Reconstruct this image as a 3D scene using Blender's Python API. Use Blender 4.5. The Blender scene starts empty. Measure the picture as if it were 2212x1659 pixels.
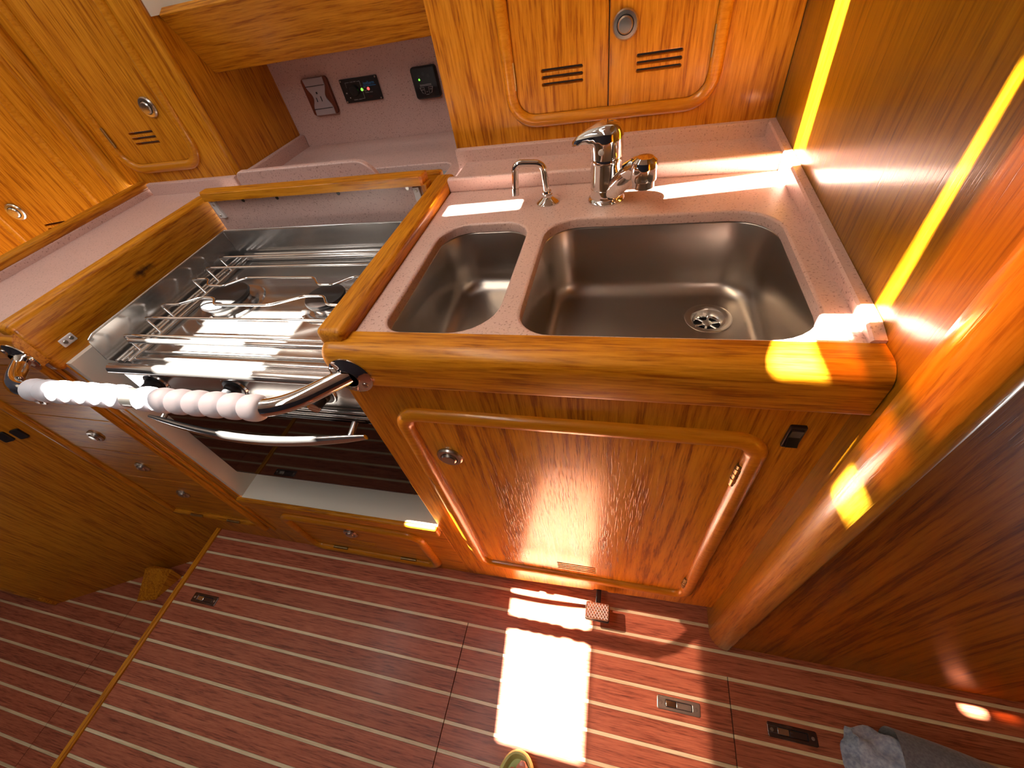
import bpy, bmesh, math, random
from mathutils import Matrix, Vector
random.seed(7)
PI = math.pi
scn = bpy.context.scene
COL = scn.collection

# ------------------------------------------------------------------ camera
Rw = [[0.9671255941066875, 0.2053437052100666, -0.15000682635929563],
      [0.0519787053715824, -0.7370538443929714, -0.6738322080855408],
      [-0.24893031035147337, 0.6438832139418937, -0.7234971371001935]]
CAM = Vector((0, 0, 1.25))
cd = bpy.data.cameras.new('camera'); cam = bpy.data.objects.new('camera', cd); COL.objects.link(cam)
cd.sensor_width = 36; cd.sensor_fit = 'HORIZONTAL'; cd.lens = 14.469451; cd.clip_start = 0.01
r, d, f = Rw
cam.matrix_world = Matrix(((r[0], -d[0], -f[0], 0), (r[1], -d[1], -f[1], 0), (r[2], -d[2], -f[2], 1.25), (0, 0, 0, 1)))
scn.camera = cam

# ------------------------------------------------------------------ light
w = bpy.data.worlds.new('sky'); scn.world = w; w.use_nodes = True
bg = w.node_tree.nodes['Background']; bg.inputs[0].default_value = (0.95, 0.94, 0.92, 1); bg.inputs[1].default_value = 4.0
SUN_DIR = Vector((0.66, -0.015, -1.0)).normalized()
sl = bpy.data.lights.new('sun', 'SUN'); sun = bpy.data.objects.new('sun', sl); COL.objects.link(sun)
sl.energy = 95; sl.color = (1.0, 0.95, 0.86); sl.angle = math.radians(0.55)
sun.rotation_euler = SUN_DIR.to_track_quat('-Z', 'Y').to_euler(); sun.location = (-1.5, 0, 4)
ZC = 1.90                                    # headliner height
FILL_OPENING = (-0.76, -0.53, -1.05, 0.60)     # unseen ceiling opening added for fill light, direct sun screened off
def portal(x0, x1, y0, y1, z):
    a = bpy.data.lights.new('hatch_daylight', 'AREA'); o = bpy.data.objects.new('hatch_daylight', a); COL.objects.link(o)
    a.shape = 'RECTANGLE'; a.size = x1 - x0; a.size_y = y1 - y0; o.location = ((x0 + x1) / 2, (y0 + y1) / 2, z)
    a.cycles.is_portal = True
portal(*FILL_OPENING, ZC); portal(-1.53, -1.03, -0.12, 0.60, ZC)
vs = scn.view_settings
vs.view_transform = 'Standard'; vs.look = 'None'; vs.gamma = 1; vs.use_curve_mapping = False; vs.exposure = 1.02
scn.cycles.use_denoising = True
scn.cycles.max_bounces = 10; scn.cycles.diffuse_bounces = 6; scn.cycles.glossy_bounces = 6; scn.cycles.transparent_max_bounces = 8
scn.cycles.sample_clamp_indirect = 6.0
scn.cycles.caustics_reflective = False; scn.cycles.caustics_refractive = False

# ------------------------------------------------------------------ materials
def nodes(m):
    m.use_nodes = True; nt = m.node_tree; return nt, nt.nodes, nt.links, nt.nodes['Principled BSDF']
def setp(b, **k):
    names = dict(color='Base Color', rough='Roughness', metal='Metallic', coat='Coat Weight', coatr='Coat Roughness', spec='Specular IOR Level',
                 emis='Emission Color', emiss='Emission Strength', trans='Transmission Weight', sss='Subsurface Weight', sheen='Sheen Weight', aniso='Anisotropic')
    for a, v in k.items():
        b.inputs[names[a]].default_value = (v[0], v[1], v[2], 1) if isinstance(v, tuple) else v
def plain(name, color, rough=0.5, **k):
    m = bpy.data.materials.new(name); nt, N, L, b = nodes(m); setp(b, color=color, rough=rough, **k); return m
def ramp(N, stops):
    r = N.new('ShaderNodeValToRGB'); el = r.color_ramp.elements
    while len(el) < len(stops): el.new(0.5)
    for e, (p, c) in zip(el, stops): e.position = p; e.color = (c[0], c[1], c[2], 1) if isinstance(c, tuple) else (c, c, c, 1)
    return r
def wood(name, light, mid, dark, axis, scale=1.0, rough=0.40, coat=0.16, coatr=0.12, pore=0.5, rnd=0.0, bump=0.12, fig=0.06, spec=0.25):
    m = bpy.data.materials.new(name); nt, N, L, b = nodes(m)
    tc = N.new('ShaderNodeTexCoord'); mp = N.new('ShaderNodeMapping'); L.new(tc.outputs['Object'], mp.inputs[0])
    s = [16.0 * scale] * 3; s[axis] = 0.9 * scale; mp.inputs['Scale'].default_value = s
    if rnd:
        oi = N.new('ShaderNodeObjectInfo'); cb = N.new('ShaderNodeCombineXYZ'); ml = N.new('ShaderNodeMath'); ml.operation = 'MULTIPLY'; ml.inputs[1].default_value = 40
        L.new(oi.outputs['Random'], ml.inputs[0]); [L.new(ml.outputs[0], cb.inputs[i]) for i in range(3)]; L.new(cb.outputs[0], mp.inputs['Location'])
    n1 = N.new('ShaderNodeTexNoise'); n1.inputs['Scale'].default_value = 1.6; n1.inputs['Detail'].default_value = 3; n1.inputs['Distortion'].default_value = 0.6
    L.new(mp.outputs[0], n1.inputs['Vector'])
    # contour rings of the low noise = cathedral figure
    mu = N.new('ShaderNodeMath'); mu.operation = 'MULTIPLY'; mu.inputs[1].default_value = 26; L.new(n1.outputs['Fac'], mu.inputs[0])
    sn = N.new('ShaderNodeMath'); sn.operation = 'SINE'; L.new(mu.outputs[0], sn.inputs[0])
    n2 = N.new('ShaderNodeTexNoise'); n2.inputs['Scale'].default_value = 14; n2.inputs['Detail'].default_value = 5; n2.inputs['Roughness'].default_value = 0.65
    L.new(mp.outputs[0], n2.inputs['Vector'])
    ad = N.new('ShaderNodeMath'); ad.operation = 'MULTIPLY_ADD'; ad.inputs[1].default_value = fig; L.new(sn.outputs[0], ad.inputs[0]); L.new(n2.outputs['Fac'], ad.inputs[2])
    cr = ramp(N, [(0.33, dark), (0.47, mid), (0.66, light)]); L.new(ad.outputs[0], cr.inputs[0])
    # pores: short dark dashes along the grain
    mp2 = N.new('ShaderNodeMapping'); L.new(tc.outputs['Object'], mp2.inputs[0]); s2 = [420.0] * 3; s2[axis] = 26.0; mp2.inputs['Scale'].default_value = s2
    n3 = N.new('ShaderNodeTexNoise'); n3.inputs['Scale'].default_value = 1.0; n3.inputs['Detail'].default_value = 2; L.new(mp2.outputs[0], n3.inputs['Vector'])
    pr = ramp(N, [(0.54, 0.0), (0.68, 1.0)]); L.new(n3.outputs['Fac'], pr.inputs[0])
    pm = N.new('ShaderNodeMath'); pm.operation = 'MULTIPLY'; L.new(pr.outputs[0], pm.inputs[0])
    rg = ramp(N, [(0.35, 1.0), (0.65, 0.15)]); L.new(ad.outputs[0], rg.inputs[0]); L.new(rg.outputs[0], pm.inputs[1])
    pk = N.new('ShaderNodeMath'); pk.operation = 'MULTIPLY'; pk.inputs[1].default_value = pore; L.new(pm.outputs[0], pk.inputs[0])
    mx = N.new('ShaderNodeMix'); mx.data_type = 'RGBA'; L.new(pk.outputs[0], mx.inputs[0]); L.new(cr.outputs[0], mx.inputs[6])
    mx.inputs[7].default_value = (dark[0] * 0.45, dark[1] * 0.4, dark[2] * 0.4, 1)
    out = mx.outputs[2]
    if rnd:
        hv = N.new('ShaderNodeHueSaturation'); mr = N.new('ShaderNodeMapRange'); L.new(oi.outputs['Random'], mr.inputs[0])
        mr.inputs[3].default_value = 1 - rnd; mr.inputs[4].default_value = 1 + rnd; L.new(mr.outputs[0], hv.inputs['Value']); L.new(out, hv.inputs['Color']); out = hv.outputs[0]
    L.new(out, b.inputs['Base Color'])
    bp = N.new('ShaderNodeBump'); bp.inputs['Strength'].default_value = bump; bp.inputs['Distance'].default_value = 0.0015; bp.invert = True
    L.new(pk.outputs[0], bp.inputs['Height']); L.new(bp.outputs[0], b.inputs['Normal']); L.new(bp.outputs[0], b.inputs['Coat Normal'])
    setp(b, rough=rough, coat=coat, coatr=coatr, spec=spec)
    return m
OAK = dict(light=(0.62, 0.250, 0.014), mid=(0.50, 0.178, 0.005), dark=(0.31, 0.084, 0.001))
WZ = wood('varnished_oak_upright', axis=2, **OAK); WX = wood('varnished_oak_lengthwise', axis=0, **OAK); WY = wood('varnished_oak_crosswise', axis=1, **OAK)
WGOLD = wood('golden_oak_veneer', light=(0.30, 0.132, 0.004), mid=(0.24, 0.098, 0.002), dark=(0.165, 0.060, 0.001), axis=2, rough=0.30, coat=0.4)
WDOOR = wood('flamed_oak_veneer', light=(0.70, 0.300, 0.018), mid=(0.58, 0.218, 0.008), dark=(0.30, 0.080, 0.002), fig=0.10, axis=2, scale=0.6, rough=0.28, coat=0.45, coatr=0.20, pore=0.75, bump=0.3)
TEAK = wood('teak_sole', light=(0.42, 0.128, 0.064), mid=(0.335, 0.092, 0.046), dark=(0.185, 0.044, 0.021), axis=0, scale=1.6, rough=0.42, coat=0.14, coatr=0.18, spec=0.25, pore=0.5, rnd=0.10, bump=0.06)
WPOST = wood('glossy_oak_post', light=(0.66, 0.320, 0.022), mid=(0.56, 0.248, 0.012), dark=(0.40, 0.150, 0.005), axis=2, rough=0.30, coat=1.0, coatr=0.13)
WBULK = wood('oak_bulkhead_veneer', light=(0.44, 0.140, 0.004), mid=(0.35, 0.098, 0.002), dark=(0.20, 0.042, 0.001), fig=0.10, axis=2, scale=0.55, rough=0.42, coat=0.12, coatr=0.16, pore=0.6, bump=0.08, spec=0.10)
WM = wood('oak_moulding', light=(0.58, 0.225, 0.011), mid=(0.52, 0.186, 0.006), dark=(0.45, 0.150, 0.003), axis=0, pore=0.2, rough=0.34, coat=0.4)
HOLLY = wood('holly_inlay', light=(0.70, 0.58, 0.38), mid=(0.62, 0.50, 0.31), dark=(0.50, 0.39, 0.23), axis=0, rough=0.35, coat=0.3, coatr=0.22, pore=0.1)
def speckle(name, base, dark, rough=0.38):
    m = bpy.data.materials.new(name); nt, N, L, b = nodes(m)
    tc = N.new('ShaderNodeTexCoord')
    n = N.new('ShaderNodeTexNoise'); n.inputs['Scale'].default_value = 330; n.inputs['Detail'].default_value = 3; L.new(tc.outputs['Object'], n.inputs['Vector'])
    r1 = ramp(N, [(0.30, dark), (0.42, base), (0.62, base), (0.78, tuple(min(1, c * 1.15) for c in base))]); L.new(n.outputs['Fac'], r1.inputs[0])
    n2 = N.new('ShaderNodeTexNoise'); n2.inputs['Scale'].default_value = 14; L.new(tc.outputs['Object'], n2.inputs['Vector'])
    hv = N.new('ShaderNodeHueSaturation'); mr = N.new('ShaderNodeMapRange'); mr.inputs[3].default_value = 0.94; mr.inputs[4].default_value = 1.06
    L.new(n2.outputs['Fac'], mr.inputs[0]); L.new(mr.outputs[0], hv.inputs['Value']); L.new(r1.outputs[0], hv.inputs['Color']); L.new(hv.outputs[0], b.inputs['Base Color'])
    setp(b, rough=rough); return m
CORIAN = speckle('pink_speckled_solid_surface', (0.61, 0.41, 0.355), (0.33, 0.19, 0.15))
def steel(name, col, rough, streak=0.06, axis=0, metal=1.0):
    m = bpy.data.materials.new(name); nt, N, L, b = nodes(m)
    tc = N.new('ShaderNodeTexCoord'); mp = N.new('ShaderNodeMapping'); L.new(tc.outputs['Object'], mp.inputs[0])
    s = [500.0] * 3; s[axis] = 8.0; mp.inputs['Scale'].default_value = s
    n = N.new('ShaderNodeTexNoise'); n.inputs['Scale'].default_value = 1; L.new(mp.outputs[0], n.inputs['Vector'])
    n2 = N.new('ShaderNodeTexNoise'); n2.inputs['Scale'].default_value = 9; n2.inputs['Detail'].default_value = 4; L.new(tc.outputs['Object'], n2.inputs['Vector'])
    a = N.new('ShaderNodeMath'); a.operation = 'ADD'; L.new(n.outputs['Fac'], a.inputs[0]); L.new(n2.outputs['Fac'], a.inputs[1])
    mr = N.new('ShaderNodeMapRange'); mr.inputs[1].default_value = 0.6; mr.inputs[2].default_value = 1.4; mr.inputs[3].default_value = max(0.02, rough - streak); mr.inputs[4].default_value = rough + streak
    L.new(a.outputs[0], mr.inputs[0]); L.new(mr.outputs[0], b.inputs['Roughness']); setp(b, color=col, metal=metal)
    return m
SINK = steel('brushed_sink_steel', (0.38, 0.33, 0.29), 0.32, 0.02)
HOB = steel('polished_hob_steel', (0.50, 0.475, 0.455), 0.17, 0.025, metal=0.90)
CHROME = steel('chrome', (0.80, 0.78, 0.76), 0.05, 0.02)
NICKEL = steel('satin_nickel', (0.55, 0.50, 0.45), 0.28, 0.01)
BRASS = steel('aged_brass', (0.42, 0.30, 0.14), 0.35, 0.01)
BLACK = plain('black_plastic', (0.008, 0.008, 0.009), 0.35)
ENAMEL = plain('black_enamel', (0.012, 0.010, 0.010), 0.38)
GLASS = plain('black_oven_glass', (0.004, 0.002, 0.002), 0.03, spec=0.35)
LINER = plain('white_liner', (0.72, 0.66, 0.56), 0.45)
WHITE = plain('white_nylon', (0.75, 0.70, 0.68), 0.4)
PLATE = plain('grey_outlet_plastic', (0.42, 0.36, 0.37), 0.35)
GRIP = plain('pale_grey_foam', (0.66, 0.64, 0.68), 0.55)
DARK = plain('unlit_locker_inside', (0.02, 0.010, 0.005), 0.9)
GREYIN = plain('grey_bin_plastic', (0.36, 0.36, 0.38), 0.5)
HEAD = plain('beige_headliner', (0.50, 0.44, 0.36), 0.8)
REDWOOD = wood('mahogany_insert', light=(0.20, 0.05, 0.025), mid=(0.14, 0.035, 0.017), dark=(0.08, 0.02, 0.01), axis=2)
SKIN = plain('skin', (0.62, 0.27, 0.20), 0.45, sss=0.1)
NAIL = plain('toenail', (0.72, 0.38, 0.32), 0.25)
CLOG = plain('lime_green_foam', (0.50, 0.56, 0.20), 0.6)
def cloth(name, c1, c2, sc):
    m = bpy.data.materials.new(name); nt, N, L, b = nodes(m); tc = N.new('ShaderNodeTexCoord')
    n = N.new('ShaderNodeTexNoise'); n.inputs['Scale'].default_value = sc; n.inputs['Detail'].default_value = 6; L.new(tc.outputs['Object'], n.inputs['Vector'])
    r = ramp(N, [(0.35, c1), (0.65, c2)]); L.new(n.outputs['Fac'], r.inputs[0]); L.new(r.outputs[0], b.inputs['Base Color']); setp(b, rough=0.95, sheen=0.3)
    bp = N.new('ShaderNodeBump'); bp.inputs['Strength'].default_value = 0.4; bp.inputs['Distance'].default_value = 0.002; L.new(n.outputs['Fac'], bp.inputs['Height']); L.new(bp.outputs[0], b.inputs['Normal'])
    return m
DENIM = cloth('pale_denim', (0.20, 0.24, 0.36), (0.38, 0.42, 0.54), 140)
FELT = cloth('grey_fleece', (0.10, 0.095, 0.12), (0.17, 0.16, 0.19), 220)
def tint(name, col):
    m = bpy.data.materials.new(name); m.use_nodes = True; N = m.node_tree.nodes; L = m.node_tree.links; N.clear()
    o = N.new('ShaderNodeOutputMaterial'); t = N.new('ShaderNodeBsdfTransparent'); t.inputs[0].default_value = (*col, 1)
    g = N.new('ShaderNodeBsdfGlossy'); g.inputs['Roughness'].default_value = 0.02; mx = N.new('ShaderNodeMixShader'); mx.inputs[0].default_value = 0.05
    L.new(t.outputs[0], mx.inputs[1]); L.new(g.outputs[0], mx.inputs[2]); L.new(mx.outputs[0], o.inputs[0]); return m
ACRYL = tint('tinted_acrylic', (0.16, 0.135, 0.125))
def lamp(name, col, s):
    return plain(name, col, 0.3, emis=col, emiss=s)
LEDG = lamp('green_led', (0.15, 0.9, 0.05), 1.2); LEDR = lamp('red_led', (1.0, 0.05, 0.05), 1.6)
PRINTW = plain('white_print', (0.45, 0.42, 0.42), 0.5); PRINTB = plain('blue_print', (0.03, 0.25, 0.60), 0.4); PRINTR = plain('dark_red_print', (0.10, 0.012, 0.012), 0.5)

# ------------------------------------------------------------------ mesh helpers
def mesh(name, verts, faces, smooth=35):
    me = bpy.data.meshes.new(name); me.from_pydata([tuple(v) for v in verts], [], faces); me.validate(); me.update()
    bm = bmesh.new(); bm.from_mesh(me); bmesh.ops.recalc_face_normals(bm, faces=bm.faces); bm.to_mesh(me); bm.free()
    return sm(me, smooth)
def sm(me, ang):
    if ang:
        me.shade_smooth(); me.set_sharp_from_angle(angle=math.radians(ang))
    return me
def link(name, me, mat, parent=None, M=None):
    o = bpy.data.objects.new(name, me); COL.objects.link(o)
    if mat and not me.materials: me.materials.append(mat)
    if parent is not None:
        o.parent = parent; o.matrix_parent_inverse = parent.matrix_world.inverted() if False else Matrix.Translation(-WLOC[parent.name])
    WLOC[o.name] = Vector((0, 0, 0))
    if M is not None: o.matrix_local = M if parent is None else M
    if M is not None: WLOC[o.name] = M.to_translation() if False else Vector((0, 0, 0))
    return o
WLOC = {}
class _W(dict): pass
def sub(name, me, mat, parent):
    """a child of a mesh that itself sits at the identity in world space"""
    o = bpy.data.objects.new(name, me); COL.objects.link(o)
    if mat and not me.materials: me.materials.append(mat)
    o.parent = parent
    return o
def thing(name, label, cat, loc=(0, 0, 0), group=None):
    o = bpy.data.objects.new(name, None); o.empty_display_size = 0.03; COL.objects.link(o); o.location = loc
    WLOC[o.name] = Vector(loc); o['label'] = label; o['category'] = cat
    if group: o['group'] = group
    return o
def tag(o, label, cat, group=None):
    o['label'] = label; o['category'] = cat
    if group: o['group'] = group
    return o
def struct(o):
    o['kind'] = 'structure'; return o
def keepflat(me, ang):
    fl = [p.use_smooth for p in me.polygons]; me.set_sharp_from_angle(angle=math.radians(ang)); me.polygons.foreach_set('use_smooth', fl); me.update(); return me
def box(x0, x1, y0, y1, z0, z1, bev=0.0, seg=2, M=None):
    bm = bmesh.new(); bmesh.ops.create_cube(bm, size=1)
    for v in bm.verts:
        v.co = Vector(((x0 + x1) / 2 + v.co.x * (x1 - x0), (y0 + y1) / 2 + v.co.y * (y1 - y0), (z0 + z1) / 2 + v.co.z * (z1 - z0)))
    if bev: bmesh.ops.bevel(bm, geom=bm.edges[:], offset=bev, segments=seg, profile=0.5, affect='EDGES')
    bm.normal_update()
    for fc in bm.faces: fc.smooth = bool(bev) and max(abs(c) for c in fc.normal) < 0.9999      # broad faces stay truly flat
    if M: bm.transform(M)
    me = bpy.data.meshes.new('box'); bm.to_mesh(me); bm.free()
    return keepflat(me, 35) if bev else me
def joinm(*ms):
    bm = bmesh.new()
    for m_ in ms: bm.from_mesh(m_)
    me = bpy.data.meshes.new('joined'); bm.to_mesh(me); bm.free(); return me
def rrect(x0, x1, y0, y1, r, n=7):
    if not isinstance(r, (tuple, list)): r = (r,) * 4      # order: low-left, low-right, up-right, up-left
    cs = [(x0 + r[0], y0 + r[0], PI, r[0]), (x1 - r[1], y0 + r[1], 1.5 * PI, r[1]), (x1 - r[2], y1 - r[2], 0, r[2]), (x0 + r[3], y1 - r[3], 0.5 * PI, r[3])]
    out = []
    for cx, cy, a0, rr in cs:
        for i in range(n + 1):
            a = a0 + i / n * PI / 2; out.append((cx + rr * math.cos(a), cy + rr * math.sin(a)))
    return out
def circ(cx, cy, r, n=24): return [(cx + r * math.cos(2 * PI * i / n), cy + r * math.sin(2 * PI * i / n)) for i in range(n)]
def offs(loop, d):
    n = len(loop); out = []; area = sum(loop[i][0] * loop[(i + 1) % n][1] - loop[(i + 1) % n][0] * loop[i][1] for i in range(n)); sg = 1 if area > 0 else -1
    for i in range(n):
        j = i - 1
        while True:
            p0 = Vector(loop[j]); 
            if (Vector(loop[i]) - p0).length > 1e-7: break
            j -= 1
        j = i + 1
        while True:
            p2 = Vector(loop[j % n])
            if (p2 - Vector(loop[i])).length > 1e-7: break
            j += 1
        p1 = Vector(loop[i]); e1 = (p1 - p0).normalized(); e2 = (p2 - p1).normalized()
        n1 = Vector((e1.y, -e1.x)) * sg; n2 = Vector((e2.y, -e2.x)) * sg; nn = n1 + n2
        if nn.length < 1e-6: nn = n1
        nn.normalize(); k = max(0.4, nn.dot(n1)); out.append(tuple(p1 + nn * (d / k)))
    return out
def clean(loop):
    out = []
    for p in loop:
        if not out or (Vector(p) - Vector(out[-1])).length > 1e-6: out.append(p)
    if (Vector(out[0]) - Vector(out[-1])).length < 1e-6: out.pop()
    return out
def plate(outer, holes, t, M, bev=0.0, back=True):
    """flat board in (u,v), front face at w=0, body behind it to w=-t"""
    outer = clean(outer); holes = [clean(h) for h in holes]
    bm = bmesh.new()
    def ring(loop, wz): return [bm.verts.new((p[0], p[1], wz)) for p in loop]
    def wall(a, b):
        n = len(a)
        for i in range(n): bm.faces.new((a[i], a[(i + 1) % n], b[(i + 1) % n], b[i]))
    def side(loop, s):
        levels = []
        if bev:
            for k in range(4):
                a = k / 3 * PI / 2; levels.append((offs(loop, -s * bev * (1 - math.sin(a))), -bev * (1 - math.cos(a))))
        else: levels = [(loop, 0.0)]
        levels.append((loop, -t)); rs = [ring(l, z) for l, z in levels]
        for a, b in zip(rs, rs[1:]): wall(a, b)
        return rs[0], rs[-1]
    tops, bots = [], []
    a, b = side(outer, 1); tops.append(a); bots.append(b)
    for h in holes:
        a, b = side(h, -1); tops.append(a); bots.append(b)
    for grp in ([tops, bots] if back else [tops]):
        es = []
        for rg in grp:
            for i in range(len(rg)):
                e = bm.edges.get((rg[i], rg[(i + 1) % len(rg)]))
                es.append(e)
        bmesh.ops.triangle_fill(bm, edges=es, use_beauty=True, use_dissolve=False)
    bmesh.ops.recalc_face_normals(bm, faces=bm.faces); bm.normal_update()
    for fc in bm.faces: fc.smooth = abs(fc.normal.z) < 0.9999
    bm.transform(M)
    me = bpy.data.meshes.new('plate'); bm.to_mesh(me); bm.free(); return keepflat(me, 30)
def frameM(u, v, o):
    u = Vector(u).normalized(); v = Vector(v).normalized(); ww = u.cross(v)
    return Matrix(((u.x, v.x, ww.x, o[0]), (u.y, v.y, ww.y, o[1]), (u.z, v.z, ww.z, o[2]), (0, 0, 0, 1)))
def FACE(y): return frameM((1, 0, 0), (0, 0, 1), (0, y, 0))      # looks towards the viewer (-Y)
def TOP(z): return frameM((1, 0, 0), (0, 1, 0), (0, 0, z))
def fillet(path, r, n=6, closed=False):
    P = [Vector(p) for p in path]; out = []; m = len(P)
    for i in range(m):
        if not closed and i in (0, m - 1): out.append(P[i]); continue
        a, b, c = P[i - 1], P[i], P[(i + 1) % m]; d1 = (a - b); d2 = (c - b); l = min(r, d1.length * 0.48, d2.length * 0.48)
        p0 = b + d1.normalized() * l; p2 = b + d2.normalized() * l
        for k in range(n + 1):
            t = k / n; out.append(p0 * (1 - t) ** 2 + b * 2 * t * (1 - t) + p2 * t * t)
    return out
def tube(path, rad, closed=False, seg=12, caps=True, flat=1.0, flatdir=None):
    P = [Vector(p) for p in path]; n = len(P); R_ = rad if isinstance(rad, (list, tuple)) else [rad] * n
    T = []
    for i in range(n):
        if closed: t = P[(i + 1) % n] - P[i - 1]
        else: t = P[min(i + 1, n - 1)] - P[max(i - 1, 0)]
        T.append(t.normalized())
    up = Vector((0, 0, 1)) if abs(T[0].z) < 0.9 else Vector((0, 1, 0))
    if flatdir is not None: up = Vector(flatdir)
    nrm = (up - T[0] * up.dot(T[0])).normalized(); vs_, fs = [], []
    for i in range(n):
        if flatdir is not None: nrm = (Vector(flatdir) - T[i] * Vector(flatdir).dot(T[i])).normalized()
        else: nrm = (nrm - T[i] * nrm.dot(T[i])).normalized()
        bn = T[i].cross(nrm)
        for k in range(seg):
            a = 2 * PI * k / seg; vs_.append(P[i] + nrm * (math.cos(a) * R_[i] * flat) + bn * (math.sin(a) * R_[i]))
    m = n if closed else n - 1
    for i in range(m):
        for k in range(seg):
            a = i * seg + k; b = i * seg + (k + 1) % seg; c = ((i + 1) % n) * seg + (k + 1) % seg; e = ((i + 1) % n) * seg + k; fs.append((a, b, c, e))
    if caps and not closed: fs.append(tuple(range(seg))[::-1]); fs.append(tuple((n - 1) * seg + k for k in range(seg)))
    return mesh('tube', vs_, fs, 50)
def lathe(prof, seg=32, M=None, sharp=35):
    vs_, fs = [], []; rows = []
    for (rr, z) in prof:
        if rr < 1e-6: rows.append([len(vs_)]); vs_.append(Vector((0, 0, z)))
        else:
            rows.append(list(range(len(vs_), len(vs_) + seg)))
            for k in range(seg): vs_.append(Vector((rr * math.cos(2 * PI * k / seg), rr * math.sin(2 * PI * k / seg), z)))
    for a, b in zip(rows, rows[1:]):
        for k in range(seg):
            k2 = (k + 1) % seg
            if len(a) == 1 and len(b) == 1: break
            if len(a) == 1: fs.append((a[0], b[k], b[k2]))
            elif len(b) == 1: fs.append((a[k], b[0], a[k2]))
            else: fs.append((a[k], b[k], b[k2], a[k2]))
    if M: vs_ = [M @ v for v in vs_]
    return mesh('lathe', vs_, fs, sharp)
def loft(rings, cap0=False, cap1=False, sharp=40, closed=True):
    n = len(rings[0]); vs_ = [Vector(p) for rg in rings for p in rg]; fs = []
    for i in range(len(rings) - 1):
        for k in range(n if closed else n - 1):
            k2 = (k + 1) % n; fs.append((i * n + k, i * n + k2, (i + 1) * n + k2, (i + 1) * n + k))
    if cap0: fs.append(tuple(range(n)))
    if cap1: fs.append(tuple((len(rings) - 1) * n + k for k in range(n)))
    return mesh('loft', vs_, fs, sharp)
def copy_tree(o, parent=None):
    c = o.copy(); COL.objects.link(c)
    if parent is not None: c.parent = parent
    for ch in list(o.children): copy_tree(ch, c)
    return c
def moulding(x0, x1, z0, z1, rad, M, corner, r=0.012):
    pts = clean(rrect(x0, x1, z0, z1, corner, 8)); wv = M.to_3x3() @ Vector((0, 0, 1))
    return tube([M @ Vector((p[0], p[1], 0)) for p in pts], rad, closed=True, seg=14, flat=0.80, flatdir=wv)
def knob_at(parent, M, name='push_knob', rad=0.023):
    k = sub(name, lathe([(0, 0.0002), (rad, 0.0002), (rad * 1.02, 0.003), (rad * 0.92, 0.006), (rad * 0.68, 0.0065), (rad * 0.62, 0.002), (0, 0.002)], 28, M), NICKEL, parent)
    sub('button', lathe([(rad * 0.6, 0.001), (rad * 0.6, 0.008), (rad * 0.5, 0.0105), (0, 0.0115)], 24, M), NICKEL, k)
    return k
def at(M, u, v, w=0.0): return M @ Matrix.Translation((u, v, w))

# ------------------------------------------------------------------ the setting
YF = 0.35; XW = 0.255; ZT = 0.925
# floors: every plank and every holly strip is its own piece
PITCH = 0.0529; Y0 = 0.3235; SW = 0.0075
def sole(name, x0, x1, ytop, ybot, z, cuts, clip=None, y_ref=Y0):
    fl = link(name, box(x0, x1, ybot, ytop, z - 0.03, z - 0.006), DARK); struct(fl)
    k0 = math.floor((y_ref - ytop) / PITCH) - 1; k = k0
    while True:
        ys = y_ref - PITCH * k
        if ys < ybot - PITCH: break
        a, b = ys + SW / 2, min(ytop, ys + PITCH - SW / 2)
        for kind, ya, yb, mat in (('plank', a, b, TEAK), ('holly_strip', ys - SW / 2, min(ytop, ys + SW / 2), HOLLY)):
            ya = max(ya, ybot)
            if yb - ya < 0.001: continue
            xs = [x0] + [cx for cx, cy in cuts if ya < cy] + [x1]
            for xa, xb in zip(xs, xs[1:]):
                g = 0.0009; l = clip(ya, yb) if clip else None
                xa2 = max(xa, l) if l is not None else xa
                if xb - xa2 < 0.01: continue
                sub(kind, box(xa2 + (g if xa != x0 else 0), xb - (g if xb != x1 else 0), ya + 0.0001, yb - 0.0001, z - 0.006, z, 0.0004, 1), mat, fl)
        k += 1
    return fl
sole('floor', -1.335, 1.25, 0.43, -0.45, 0.0, [(-0.366, 0.215), (0.287, 0.215)])
ZL = -0.22
sole('floor', -2.75, -1.335, 0.43, -0.60, ZL, [(-1.72, 0.10)], None, 0.2135 + 0.0)
st = struct(link('trim_1', box(-1.352, -1.333, -0.60, 0.36, -0.035, 0.006, 0.003), WY)); st['label'] = 'wooden nosing along the step between the two floor levels'
struct(link('wall_riser', box(-1.334, -1.32, -0.60, 0.36, ZL, -0.031), WX))
# right bulkhead, its round corner post and the panel beyond
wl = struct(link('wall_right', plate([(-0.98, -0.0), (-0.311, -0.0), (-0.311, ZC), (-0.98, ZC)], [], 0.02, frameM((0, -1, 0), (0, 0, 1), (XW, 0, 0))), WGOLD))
prof = [(0.275, 0.3115), (0.2505, 0.3115)]
for i in range(11):
    a = PI + i / 10 * PI / 2; prof.append((0.2875 + 0.0375 * math.cos(a), 0.3085 + 0.0375 * math.sin(a)))
prof += [(0.2905, 0.2720), (0.2925, 0.2745), (0.2925, 0.3115)]
rings = []
for zz, dd in ((0.004, 0.014), (0.010, 0.006), (0.022, 0.0), (ZC, 0.0)):
    rings.append([(0.2925 + (x - 0.2925) * (1 - dd / 0.05), 0.311 + (y - 0.311) * (1 - dd / 0.05), zz) for x, y in prof])
pm = sub('corner_post', loft(rings, True, True), WPOST, wl)
struct(link('wall_front', plate([(0.2925, 0), (1.6, 0), (1.6, ZC), (0.2925, ZC)], [], 0.02, FACE(0.286)), WBULK))
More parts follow.
